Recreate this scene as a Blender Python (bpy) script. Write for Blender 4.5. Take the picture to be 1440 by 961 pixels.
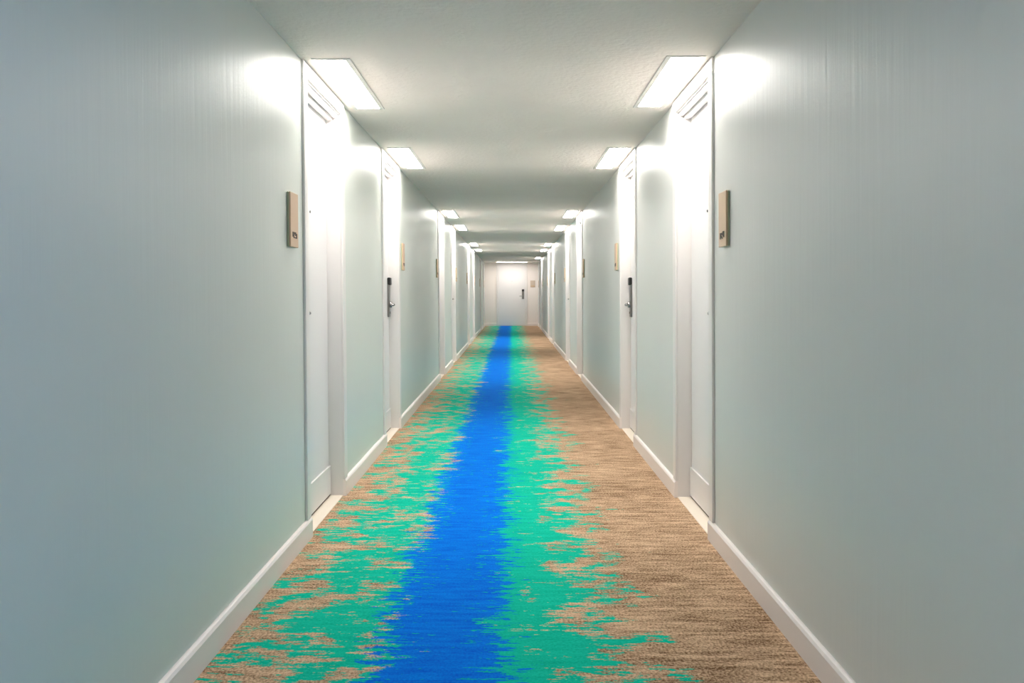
import bpy, bmesh, math, random
from mathutils import Vector, Matrix

random.seed(4)
scene = bpy.context.scene
for o in list(bpy.data.objects):
    bpy.data.objects.remove(o, do_unlink=True)
col = scene.collection

# ------------------------------------------------------------------ camera
EYE = 1.18
FPX = 1180.0
cam_data = bpy.data.cameras.new('camera')
cam = bpy.data.objects.new('camera', cam_data)
col.objects.link(cam)
cam.location = (0, 0, EYE)
cam.rotation_euler = (math.radians(90), 0, 0)
cam_data.sensor_width = 36
cam_data.sensor_fit = 'HORIZONTAL'
cam_data.lens = FPX / 1440 * 36
cam_data.shift_y = -67.7 / 1440
cam_data.clip_start = 0.02
scene.camera = cam

# ------------------------------------------------------------------ world, exposure
world = bpy.data.worlds.new('sky'); scene.world = world
world.use_nodes = True
bg = world.node_tree.nodes['Background']
bg.inputs[0].default_value = (0.26, 0.52, 1.0, 1)
bg.inputs[1].default_value = 0.82
vs = scene.view_settings
vs.view_transform = 'Standard'
vs.look = 'None'
vs.gamma = 1.0
vs.use_curve_mapping = False
vs.exposure = 2.02
LAMP = 11.0          # strength of the ceiling lenses
END_LAMP = 6.5      # strip over the far door

# ------------------------------------------------------------------ materials
def srgb(r, g, b):
    f = lambda c: (c / 12.92 if c <= 0.04045 else ((c + 0.055) / 1.055) ** 2.4)
    return (f(r / 255), f(g / 255), f(b / 255), 1)

class NT:
    """small node-graph writer"""
    def __init__(self, name):
        self.m = bpy.data.materials.new(name)
        self.m.use_nodes = True
        self.t = self.m.node_tree
        self.b = self.t.nodes['Principled BSDF']
        self.out = self.t.nodes['Material Output']
    def n(self, kind, **kw):
        nd = self.t.nodes.new(kind)
        for k, v in kw.items(): setattr(nd, k, v)
        return nd
    def link(self, a, b): self.t.links.new(a, b)
    def put(self, sock, v):
        if hasattr(v, 'is_output'): self.link(v, sock)
        else: sock.default_value = v
    def math(self, op, a, b=0.0, c=None, clamp=False):
        nd = self.n('ShaderNodeMath', operation=op, use_clamp=clamp)
        self.put(nd.inputs[0], a); self.put(nd.inputs[1], b)
        if c is not None: self.put(nd.inputs[2], c)
        return nd.outputs[0]
    def coord(self, scale=(1, 1, 1), loc=(0, 0, 0)):
        g = self.n('ShaderNodeNewGeometry')
        mp = self.n('ShaderNodeMapping')
        mp.inputs['Scale'].default_value = scale
        mp.inputs['Location'].default_value = loc
        self.link(g.outputs['Position'], mp.inputs['Vector'])
        return mp.outputs[0]
    def noise(self, scale, detail=2.0, rough=0.5, loc=(0, 0, 0), dist=0.0):
        nd = self.n('ShaderNodeTexNoise')
        nd.inputs['Scale'].default_value = 1.0
        nd.inputs['Detail'].default_value = detail
        nd.inputs['Roughness'].default_value = rough
        nd.inputs['Distortion'].default_value = dist
        self.link(self.coord(scale, loc), nd.inputs['Vector'])
        return nd.outputs['Fac']
    def step(self, v, lo, hi, smooth=False):
        nd = self.n('ShaderNodeMapRange', clamp=True)
        if smooth: nd.interpolation_type = 'SMOOTHSTEP'
        self.put(nd.inputs[0], v); self.put(nd.inputs[1], lo); self.put(nd.inputs[2], hi)
        return nd.outputs[0]
    def mix(self, f, a, b):
        nd = self.n('ShaderNodeMix', data_type='RGBA')
        self.put(nd.inputs[0], f); self.put(nd.inputs[6], a); self.put(nd.inputs[7], b)
        return nd.outputs[2]
    def bump(self, h, strength, dist):
        nd = self.n('ShaderNodeBump')
        nd.inputs['Strength'].default_value = strength
        nd.inputs['Distance'].default_value = dist
        self.link(h, nd.inputs['Height'])
        self.link(nd.outputs[0], self.b.inputs['Normal'])

def paint(name, base, alt, rough, spec=0.5, bump=None, metal=0.0):
    t = NT(name)
    f = t.noise((1.3, 1.3, 1.3), 3)
    t.link(t.mix(t.step(f, 0.35, 0.65), base, alt), t.b.inputs['Base Color'])
    t.b.inputs['Roughness'].default_value = rough
    t.b.inputs['Specular IOR Level'].default_value = spec
    t.b.inputs['Metallic'].default_value = metal
    if bump:
        sc, st, di = bump
        t.bump(t.noise(sc, 3), st, di)
    return t.m

M = {}
M['wall_l'] = paint('wall_paint_sage', srgb(213, 218, 211), srgb(211, 216, 209), 0.40, 0.32, ((30, 30, 1.6), 0.28, 0.004))
M['wall_r'] = paint('wall_paint_grey_blue', srgb(215, 216, 212), srgb(213, 214, 210), 0.40, 0.32, ((30, 30, 1.6), 0.28, 0.004))
M['wall_end'] = paint('wall_paint_end', srgb(240, 231, 225), srgb(238, 229, 223), 0.5)
M['ceiling'] = paint('ceiling_plaster', srgb(246, 236, 227), srgb(242, 232, 223), 0.85, 0.2, ((38, 38, 38), 0.8, 0.006))
M['trim'] = paint('trim_paint', srgb(230, 226, 223), srgb(228, 224, 221), 0.35)
M['skirt'] = paint('baseboard_paint', srgb(238, 230, 226), srgb(236, 228, 224), 0.4)
M['door'] = paint('door_paint', srgb(230, 227, 226), srgb(228, 225, 224), 0.38)
M['sill'] = paint('threshold_stone', srgb(250, 238, 222), srgb(246, 234, 217), 0.35)
M['frame'] = paint('lamp_frame_paint', srgb(222, 219, 212), srgb(220, 217, 210), 0.5)
M['steel'] = paint('brushed_steel', srgb(150, 146, 144), srgb(135, 131, 129), 0.32, 0.5, ((90, 90, 6), 0.2, 0.001), 1.0)
M['chrome'] = paint('polished_steel', srgb(170, 168, 166), srgb(160, 158, 156), 0.18, 0.5, None, 1.0)
M['black'] = paint('black_plastic', srgb(20, 19, 19), srgb(26, 25, 24), 0.3)
M['gap_shade'] = paint('brown_gap_shade', srgb(70, 52, 40), srgb(60, 46, 36), 0.7)  # dark tone of the shadow line painted under the door leaves
M['tan_pale'] = paint('sign_pale_tan', srgb(205, 188, 170), srgb(200, 183, 165), 0.5)
M['tan'] = paint('sign_tan', srgb(212, 178, 148), srgb(206, 178, 146), 0.45)
M['sign_back'] = paint('sign_backing', srgb(176, 180, 150), srgb(168, 172, 142), 0.4)
M['ink'] = paint('sign_ink', srgb(60, 42, 24), srgb(52, 36, 20), 0.6)
M['winframe'] = paint('window_frame_paint', srgb(225, 225, 222), srgb(220, 220, 217), 0.4)

def glow(name, colr, strength):
    t = NT(name)
    f = t.noise((6, 6, 6), 2)
    t.link(t.mix(t.step(f, 0.3, 0.7), srgb(250, 250, 246), srgb(245, 245, 240)), t.b.inputs['Base Color'])
    t.b.inputs['Emission Color'].default_value = colr
    t.b.inputs['Emission Strength'].default_value = strength
    return t.m
M['lens'] = glow('lamp_lens', (1.0, 0.955, 0.91, 1), LAMP)
M['strip'] = glow('lamp_strip', (1.0, 0.93, 0.88, 1), END_LAMP)

def glass():
    t = NT('window_glass')
    tr = t.n('ShaderNodeBsdfTransparent'); gl = t.n('ShaderNodeBsdfGlossy')
    gl.inputs['Roughness'].default_value = 0.02
    mx = t.n('ShaderNodeMixShader'); mx.inputs[0].default_value = 0.06
    t.link(tr.outputs[0], mx.inputs[1]); t.link(gl.outputs[0], mx.inputs[2])
    t.link(mx.outputs[0], t.out.inputs['Surface'])
    return t.m
M['glass'] = glass()

def carpet():
    t = NT('carpet_weave')
    g = t.n('ShaderNodeNewGeometry')
    sp = t.n('ShaderNodeSeparateXYZ'); t.link(g.outputs['Position'], sp.inputs[0])
    x, y = sp.outputs[0], sp.outputs[1]
    streak = t.noise((5.0, 30, 0), 5, 0.68)                      # cross-wise yarn streaks
    streak2 = t.noise((5.5, 34, 0), 5, 0.70, (3.1, 7.7, 0))
    blotch = t.noise((6.5, 7.5, 0), 3, 0.55, (11.3, 2.1, 0))     # palm-sized islands
    wide = t.noise((2.2, 3.0, 0), 2, 0.5, (5.2, 9.4, 0))
    fleck = t.noise((16, 62, 0), 4, 0.65, (8.8, 1.3, 0))           # short broken yarn runs
    tuft = t.noise((120, 95, 0), 2, 0.6)
    tuft2 = t.noise((100, 110, 0), 2, 0.6, (4, 5, 0))
    # blue runner
    db = t.math('ABSOLUTE', t.math('ADD', x, 0.235))
    e = t.math('MULTIPLY_ADD', streak, 0.45, db)
    e = t.math('MULTIPLY_ADD', blotch, 0.22, e)
    e = t.math('MULTIPLY_ADD', wide, 0.15, e)
    e = t.math('MULTIPLY_ADD', fleck, 0.42, e)
    e = t.math('MULTIPLY_ADD', t.step(fleck, 0.58, 0.70), 0.13, e)
    e = t.math('MULTIPLY_ADD', tuft, 0.10, e)                     # mean offset 0.65
    blue_m = t.math('SUBTRACT', 1.0, t.step(e, 0.855, 0.885))
    # turquoise cover
    xr = t.step(x, -1.0, 1.0)
    rp = t.n('ShaderNodeValToRGB'); t.link(xr, rp.inputs[0])
    cr = rp.color_ramp
    cr.elements[0].position = 0.0
    stops = [(0.0, .42), (0.08, .49), (0.18, .56), (0.30, .56), (0.38, .66), (0.5, .68), (0.60, .56), (0.68, .49), (0.75, .40), (0.84, .28), (1.0, .18)]
    while len(cr.elements) < len(stops): cr.elements.new(0.5)
    for el, (p, v) in zip(cr.elements, stops):
        el.position = p; el.color = (v, v, v, 1)
    nn = t.math('MULTIPLY_ADD', blotch, 0.62, t.math('MULTIPLY', streak2, 0.48))
    nn = t.math('MULTIPLY_ADD', wide, 0.20, nn)
    nn = t.math('MULTIPLY_ADD', fleck, -0.34, nn)
    speck = t.noise((14, 50, 0), 4, 0.65, (1.7, 6.3, 0))
    nn = t.math('MULTIPLY_ADD', t.step(speck, 0.58, 0.68), 0.14, nn)
    nn = t.math('MULTIPLY_ADD', tuft2, 0.12, nn)                  # mean 0.54
    nn = t.math('SUBTRACT', nn, 0.035)
    dlt = t.math('SUBTRACT', rp.outputs[0], nn)
    teal_m = t.step(dlt, -0.012, 0.012)
    # tan ground
    ground = t.math('MULTIPLY_ADD', streak2, 0.85, t.math('MULTIPLY', tuft, 0.80))
    ground = t.math('MULTIPLY_ADD', wide, 0.25, ground)
    tan_f = t.step(ground, 0.77, 1.12)
    tan = t.mix(tan_f, srgb(108, 80, 56), srgb(218, 186, 154))
    teal_v = t.step(t.math('MULTIPLY_ADD', tuft2, 0.5, t.math('MULTIPLY', streak, 0.5)), 0.36, 0.62)
    teal = t.mix(teal_v, srgb(0, 168, 138), srgb(20, 196, 166))
    blue_v = t.step(t.math('MULTIPLY_ADD', tuft, 0.4, t.math('MULTIPLY', streak2, 0.6)), 0.36, 0.62)
    blue = t.mix(blue_v, srgb(0, 86, 206), srgb(0, 130, 228))
    c = t.mix(teal_m, tan, teal)
    c = t.mix(blue_m, c, blue)
    t.link(c, t.b.inputs['Base Color'])
    t.b.inputs['Roughness'].default_value = 0.95
    t.b.inputs['Specular IOR Level'].default_value = 0.04
    t.bump(tuft, 0.5, 0.004)
    return t.m
M['carpet'] = carpet()

# ------------------------------------------------------------------ helpers
H = 2.298                      # ceiling height
Y0, Y1 = -6.0, 30.5            # hall ends
W0 = {-1: 0.984, 1: 0.957}     # half widths at the floor
LEAN = {-1: 0.022 / H, 1: -0.004 / H}   # the walls are not quite plumb
def wallx(s, z): return s * (W0[s] + LEAN[s] * z)

def new_obj(name, mesh, parent=None):
    o = bpy.data.objects.new(name, mesh)
    col.objects.link(o)
    if parent: o.parent = parent
    return o

def tag(o, label=None, cat=None, group=None, kind=None):
    if label: o['label'] = label
    if cat: o['category'] = cat
    if group: o['group'] = group
    if kind: o['kind'] = kind
    return o

class MB:
    def __init__(self): self.bm = bmesh.new()
    def box(self, a0, a1, b0, b1, c0, c1, bev=0.0, seg=1):
        r = bmesh.ops.create_cube(self.bm, size=1.0)
        vs_ = r['verts']
        bmesh.ops.scale(self.bm, vec=(a1 - a0, b1 - b0, c1 - c0), verts=vs_)
        bmesh.ops.translate(self.bm, vec=((a0 + a1) / 2, (b0 + b1) / 2, (c0 + c1) / 2), verts=vs_)
        if bev:
            es = list({e for v in vs_ for e in v.link_edges})
            bmesh.ops.bevel(self.bm, geom=es, offset=bev, segments=seg, profile=0.5, affect='EDGES')
        return self
    def prism(self, prof, y0, y1):
        """profile in (x, z), extruded along y"""
        A = [self.bm.verts.new((p[0], y0, p[1])) for p in prof]
        B = [self.bm.verts.new((p[0], y1, p[1])) for p in prof]
        n = len(prof)
        self.bm.faces.new(A); self.bm.faces.new(B[::-1])
        for i in range(n): self.bm.faces.new((A[i], B[i], B[(i + 1) % n], A[(i + 1) % n]))
        return self
    def cyl(self, c, axis, r0, r1, length, n=16, bev=0.0):
        r = bmesh.ops.create_cone(self.bm, cap_ends=True, segments=n, radius1=r0, radius2=r1, depth=length)
        vs_ = r['verts']
        q = Vector((0, 0, 1)).rotation_difference(Vector(axis)).to_matrix().to_4x4()
        bmesh.ops.transform(self.bm, matrix=Matrix.Translation(c) @ q, verts=vs_)
        return self
    def tube(self, pts, r, n=12):
        rings = []
        for i, p in enumerate(pts):
            p = Vector(p)
            d = (Vector(pts[min(i + 1, len(pts) - 1)]) - Vector(pts[max(i - 1, 0)])).normalized()
            up = Vector((0, 0, 1)) if abs(d.z) < 0.9 else Vector((1, 0, 0))
            u = d.cross(up).normalized(); w = u.cross(d)
            rr = r[i] if isinstance(r, (list, tuple)) else r
            rings.append([self.bm.verts.new(p + (u * math.cos(2 * math.pi * k / n) + w * math.sin(2 * math.pi * k / n)) * rr) for k in range(n)])
        for A, B in zip(rings, rings[1:]):
            for k in range(n): self.bm.faces.new((A[k], A[(k + 1) % n], B[(k + 1) % n], B[k]))
        self.bm.faces.new(rings[0][::-1]); self.bm.faces.new(rings[-1])
        return self
    def mesh(self, name, mat, fn=None, smooth=False):
        if fn:
            for v in self.bm.verts: v.co = Vector(fn(v.co))
        bmesh.ops.recalc_face_normals(self.bm, faces=self.bm.faces)
        me = bpy.data.meshes.new(name)
        self.bm.to_mesh(me); self.bm.free()
        me.materials.append(mat)
        if smooth:
            for p in me.polygons: p.use_smooth = True
        return me
    def obj(self, name, mat, parent=None, fn=None, smooth=False):
        return new_obj(name, self.mesh(name, mat, fn, smooth), parent)

CACHE = {}
def part(key, name, mat, parent, builder, s, smooth=False):
    """wall-fixed part: builder works in (depth into wall, along hall, height); meshes are shared"""
    k = (key, s)
    if k not in CACHE:
        mb = MB(); builder(mb)
        CACHE[k] = mb.mesh(name, M[mat], lambda c: (s * (c.x + LEAN[s] * c.z), c.y, c.z), smooth)
    return new_obj(name, CACHE[k], parent)

def empty(name, loc):
    e = bpy.data.objects.new(name, None)
    e.empty_display_size = 0.1
    col.objects.link(e); e.location = loc
    return e

ORD = ['first', 'second', 'third', 'fourth', 'fifth', 'sixth', 'seventh', 'eighth', 'ninth', 'tenth']
SIDE = {-1: 'turquoise carpet edge', 1: 'brown carpet edge'}

# ------------------------------------------------------------------ layout
DOORS = {-1: [-3.35, -0.92, 4.0, 6.43, 11.3, 13.72, 18.65, 21.1, 26.0, 28.5],
         1: [-3.35, -0.93, 3.955, 6.42, 11.3, 13.82, 18.75, 21.15, 26.05, 28.5]}
DW = 0.965            # over the casings
CAS = 0.07            # casing width
OA, OB = CAS, DW - 0.075          # clear opening along the hall
RA, RB = OA - 0.022, OB + 0.022   # rough opening in the wall
OTOP = 2.226          # underside of head casing
RTOP = 2.245
WT = 0.16             # wall thickness
WIN = (0.3, 1.4, 0.75, 2.0)    # added window in the right wall, out of view, for bluish fill

# ------------------------------------------------------------------ structure
mb = MB()
mb.box(-0.99, 0.965, Y0, Y1, -0.05, 0.0)
tag(mb.obj('floor', M['carpet']), 'patterned hall carpet with blue runner between turquoise and tan weave', 'floor', kind='structure')
mb = MB()
mb.box(-1.25, 1.2, Y0 - 0.1, Y1 + 0.1, H, H + 0.1)
tag(mb.obj('ceiling', M['ceiling']), 'textured cream plaster ceiling running the length of the hall', 'ceiling', kind='structure')

for s, nm in ((-1, 'wall_left'), (1, 'wall_right')):
    mb = MB()
    spans = []
    y = Y0 - 0.1
    for d in DOORS[s]:
        spans.append((y, d + RA)); y = d + RB
    spans.append((y, Y1 + 0.1))
    for (p, q) in spans:
        if s == 1 and p < WIN[0] < q:
            wa, wb, wz0, wz1 = WIN
            for (a, b, c, e) in ((p, wa, 0, H), (wb, q, 0, H), (wa, wb, 0, wz0), (wa, wb, wz1, H)):
                mb.box(0, WT, a, b, c - (0.05 if c == 0 else 0), e)
        else:
            mb.box(0, WT, p, q, -0.05, H)
    for d in DOORS[s]:
        mb.box(0, WT, d + RA, d + RB, RTOP, H)
    mb.box(WT, WT + 0.03, 1.5, Y1 + 0.1, -0.05, H)
    mb.box(WT, WT + 0.03, Y0 - 0.1, 0.2, -0.05, H)
    o = mb.obj(nm, M['wall_l' if s < 0 else 'wall_r'], None, lambda c: (s * (W0[s] + c.x + LEAN[s] * c.z), c.y, c.z))
    tag(o, ('sage grey painted wall along the turquoise carpet edge' if s < 0 else 'pale grey blue painted wall along the brown carpet edge'), 'wall', kind='structure')

mb = MB(); mb.box(-1.2, 1.15, Y1, Y1 + 0.12, -0.05, H)
tag(mb.obj('wall_end', M['wall_end']), 'warm white wall closing the far end of the hall', 'wall', kind='structure')
mb = MB(); mb.box(-1.2, 1.15, Y0 - 0.12, Y0, -0.05, H)
tag(mb.obj('wall_back', M['wall_r']), 'plain painted wall closing the hall opposite the end door', 'wall', kind='structure')

# unseen window, added to throw bluish daylight on the near left wall
wroot = empty('fill_window', (W0[1], (WIN[0] + WIN[1]) / 2, WIN[2]))
tag(wroot, 'white framed window added for blue fill light in the grey blue wall', 'window', kind='structure')
wl = (WIN[1] - WIN[0]) / 2; wh = WIN[3] - WIN[2]
mb = MB()
mb.box(0.03, 0.10, -wl, -wl + .06, 0, wh, .004); mb.box(0.03, 0.10, wl - .06, wl, 0, wh, .004)
mb.box(0.03, 0.10, -wl + .06, wl - .06, 0, .06, .004); mb.box(0.03, 0.10, -wl + .06, wl - .06, wh - .06, wh, .004)
mb.obj('window_frame', M['winframe'], wroot)
mb = MB(); mb.box(0.04, 0.09, -.025, .025, .06, wh - .06, .004); mb.obj('mullion', M['winframe'], wroot)
for q in (-1, 1):
    mb = MB(); mb.box(0.062, 0.068, min(q * .025, q * (wl - .06)), max(q * .025, q * (wl - .06)), .06, wh - .06)
    mb.obj('pane', M['glass'], wroot)

# baseboards: one board per stretch between two openings, running under the casings
BBH, BBT = 0.096, 0.019
prof = [(0.0, 0.0), (-BBT, 0.0), (-BBT, BBH - 0.012), (-BBT + 0.006, BBH - 0.003), (-0.006, BBH), (0.0, BBH)]
for s, nm in ((-1, 'baseboard_left'), (1, 'baseboard_right')):
    root = empty(nm, (s * W0[s], 0, 0))
    tag(root, 'white baseboard below the %s wall' % ('sage grey' if s < 0 else 'grey blue'), 'baseboard', kind='structure')
    y = Y0
    for d in DOORS[s] + [None]:
        end = d + OA if d is not None else Y1
        mb = MB(); mb.prism(prof, y, end)
        mb.obj('board', M['skirt'], root, lambda c: (s * (c.x + LEAN[s] * c.z), c.y, c.z))
        if d is not None: y = d + OB
# end wall boards either side of the far door
root = empty('baseboard_end', (0, Y1, 0))
tag(root, 'white baseboard on the far end wall beside the door', 'baseboard', kind='structure')
for (a, b) in ((-0.966, -0.565), (0.555, 0.938)):
    mb = MB(); mb.prism([(p[0], p[1]) for p in prof], a, b)
    mb.obj('board', M['skirt'], root, lambda c: (c.y, c.x, c.z))

# ------------------------------------------------------------------ doors
def lock_parts(root, key, s, a, hinge):
    """card lock: steel plate, black reader, lever; hinge = +1/-1 direction of the lever along the hall"""
    D = 0.08
    plate = part(key + 'plate', 'lock_plate', 'steel', root, lambda m: m.box(D - .016, D, a - .036, a + .036, .975, 1.262, .006, 2), s)
    part(key + 'reader', 'card_reader', 'black', plate, lambda m: m.box(D - .03, D, a - .037, a + .037, 1.250, 1.318, .010, 3), s)
    def lever(m):
        m.cyl((D - .024, a, 1.082), (1, 0, 0), .026, .026, .02, 20)
        m.tube([(D - .015, a, 1.082), (D - .046, a, 1.082), (D - .053, a + hinge * .007, 1.082), (D - .055, a + hinge * .02, 1.082), (D - .053, a + hinge * .104, 1.080)], [.011, .011, .0115, .011, .009])
    part(key + 'lever', 'lever', 'chrome', plate, lever, s, True)
    part(key + 'key', 'keyhole_cover', 'chrome', plate, lambda m: m.cyl((D - .018, a, 1.012), (1, 0, 0), .010, .010, .008, 12), s)

n = 0
for s in (-1, 1):
    for i, d in enumerate(DOORS[s]):
        n += 1
        odd = (i % 2 == 0)
        root = empty('door_%d' % n, (s * W0[s], d, 0))
        tag(root, 'white framed room door, %s from the end door along the %s' % (ORD[9 - i], SIDE[s]), 'door', kind='structure')
        part('casA', 'casing', 'trim', root, lambda m: m.box(-.013, 0.0, 0.0, OA, BBH, OTOP, .003, 2), s)
        part('casB', 'casing', 'trim', root, lambda m: m.box(-.013, 0.0, OB, DW, BBH, OTOP, .003, 2), s)
        part('casH', 'head_casing', 'trim', root, lambda m: m.box(-.013, 0.0, 0.0, DW, OTOP, H - .001, .003, 2), s)
        part('jamA', 'jamb', 'trim', root, lambda m: m.box(0.0, .13, RA, OA, 0, RTOP), s)
        part('jamB', 'jamb', 'trim', root, lambda m: m.box(0.0, .13, OB, RB, 0, RTOP), s)
        part('head', 'head_jamb', 'trim', root, lambda m: m.box(0.0, .13, OA, OB, 2.220, RTOP), s)
        part('moul', 'head_moulding', 'trim', root, lambda m: m.box(.010, .040, OA, OB, 2.203, 2.221, .005, 3), s)
        part('stop', 'head_stop', 'trim', root, lambda m: m.box(.040, .077, OA, OB, 2.187, 2.221, .003, 2), s)
        leaf = part('leaf', 'leaf', 'door', root, lambda m: m.box(.08, .124, OA + .005, OB - .005, .014, 2.205, .002), s)
        part('kick', 'kick_plate', 'door', leaf, lambda m: m.box(.069, .08, OA + .006, OB - .006, .016, .178, .001), s)
        part('peep', 'peephole', 'black', leaf, lambda m: m.cyl((.079, (OA + OB) / 2, 1.616), (1, 0, 0), .007, .007, .006, 12), s)
        part('sweep', 'door_sweep', 'gap_shade', root, lambda m: m.box(.074, .12, OA + .004, OB - .004, .005, .0165), s)  # dark strip standing in for the shadow in the gap below the leaf
        part('sill', 'threshold', 'sill', root, lambda m: m.box(0.0, .13, OA, OB, -.03, .005, .002), s)
        if odd: lock_parts(root, 'lkA', s, OA + .055, 1)
        else: lock_parts(root, 'lkB', s, OB - .055, -1)

# far end door
n += 1
root = empty('door_%d' % n, (0, Y1, 0))
tag(root, 'white flush door closing the far end of the hall', 'door', kind='structure')
EX0, EX1, ET = -0.50, 0.49, 2.235
mb = MB(); mb.box(EX0 - .065, EX0, -.03, 0, 0, ET, .004); mb.obj('casing', M['trim'], root)
mb = MB(); mb.box(EX1, EX1 + .065, -.03, 0, 0, ET, .004); mb.obj('casing', M['trim'], root)
mb = MB(); mb.box(EX0 - .065, EX1 + .065, -.03, 0, ET, H - .001, .004); mb.obj('head_casing', M['trim'], root)
mb = MB(); mb.box(EX0 + .006, EX1 - .006, -.016, 0, .012, ET - .006, .002); leaf = mb.obj('leaf', M['door'], root)
mb = MB(); mb.cyl((0, -.017, 1.616), (0, 1, 0), .008, .008, .004, 12); mb.obj('peephole', M['black'], leaf)
ax = .40
mb = MB(); mb.box(ax - .042, ax + .042, -.034, -.016, .975, 1.27, .006, 2); plate = mb.obj('lock_plate', M['steel'], root)
mb = MB(); mb.box(ax - .043, ax + .043, -.048, -.016, 1.255, 1.33, .01, 3); mb.obj('card_reader', M['black'], plate)
mb = MB(); mb.cyl((ax, -.042, 1.085), (0, 1, 0), .026, .026, .02, 20)
mb.tube([(ax, -.03, 1.085), (ax, -.08, 1.085), (ax - .01, -.088, 1.085), (ax - .13, -.088, 1.083)], [.012, .012, .012, .010])
mb.obj('lever', M['chrome'], plate, None, True)

# ------------------------------------------------------------------ ceiling lights
def light(s, i):
    d = DOORS[s][i]
    xc = -0.863 if s < 0 else 0.819
    root = empty('ceiling_light', (xc, d + 0.53, H))
    tag(root, 'slim white ceiling light over the %s door from the end, %s' % (ORD[9 - i], SIDE[s]), 'ceiling light', 'ceiling lights over the doors')
    if 'lampframe' not in CACHE:
        fw, lw, fl, ll = .093, .067, .545, .52
        m = MB()
        m.box(-fw, -lw, -fl, fl, -.005, 0, .001); m.box(lw, fw, -fl, fl, -.005, 0, .001)
        m.box(-lw, lw, -fl, -ll, -.005, 0, .001); m.box(-lw, lw, ll, fl, -.005, 0, .001)
        CACHE['lampframe'] = m.mesh('frame', M['frame'])
        m = MB()
        k = 6
        pr = [(-lw, 0.0)] + [(-lw + 2 * lw * q / k, -.0035 - .0003 * math.sin(math.pi * q / k)) for q in range(k + 1)] + [(lw, 0.0)]
        m.prism(pr, -ll, ll)
        CACHE['lamplens'] = m.mesh('lens', M['lens'])
    new_obj('frame', CACHE['lampframe'], root)
    new_obj('lens', CACHE['lamplens'], root)
for i in range(8): light(-1, i)  # first two sit unseen behind the camera, added to brighten the near walls
for i in range(9):  # first one is likewise unseen and added for the near walls
    if i != 1: light(1, i)
root = empty('ceiling_light', (-.005, Y1 - .75, H))
tag(root, 'linear ceiling light washing the far end door', 'ceiling light')
mb = MB(); mb.box(-.56, .56, -.15, -.13, -.008, 0); mb.box(-.56, .56, .13, .15, -.008, 0); mb.box(-.56, -.54, -.13, .13, -.008, 0); mb.box(.54, .56, -.13, .13, -.008, 0)
mb.obj('frame', M['frame'], root)
mb = MB(); mb.box(-.54, .54, -.13, .13, -.006, 0); mb.obj('lens', M['strip'], root)

# ------------------------------------------------------------------ room signs
def mark(m, v):
    """small dark pictogram of blocks in the lower part of the plate"""
    u, w = .0055, .0155
    if v < 0: cells = ['1111.', '11111', '11.11', '11..1', '.1111']
    else: cells = ['...11', '11111', '11111', '11.11', '111.1', '1.1..']
    for r, row in enumerate(cells):
        for c, ch in enumerate(row):
            if ch == '1':
                yy = v * (c - 2.5) * w * -1
                a, b = sorted((yy, yy - v * w))
                m.box(-.0192, -.0178, a, b, .068 - (r + 1) * u, .068 - r * u)
for s in (-1, 1):
    for i, d in enumerate(DOORS[s]):
        odd = (i % 2 == 0)
        yc = d - .215 if odd else d + DW + .215
        zb = 1.388
        root = empty('room_sign', (wallx(s, zb), yc, zb))
        tag(root, 'tan room sign with dark mark by %s door from the end, %s' % (ORD[9 - i], SIDE[s]), 'sign', 'room signs beside the doors')
        part('sgB', 'backing', 'sign_back', root, lambda m: m.box(-.009, 0, -.066, .066, 0, .245, .003), s)
        part('sgF', 'plate', 'tan', root, lambda m: m.box(-.018, -.009, -.066, .066, 0, .245, .003, 2), s)
        part('sgM', 'pictogram', 'ink', root, lambda m: mark(m, s), s)
root = empty('room_sign', (.755, Y1, 1.40))
tag(root, 'small tan room sign on the far wall beside the end door', 'sign', 'room signs beside the doors')
mb = MB(); mb.box(-.09, .09, -.014, 0, 0, .25, .003, 2); mb.obj('plate', M['tan_pale'], root)
mb = MB(); mb.box(-.07, .07, -.016, -.0135, .02, .07, .001); mb.obj('name_strip', M['tan'], root)
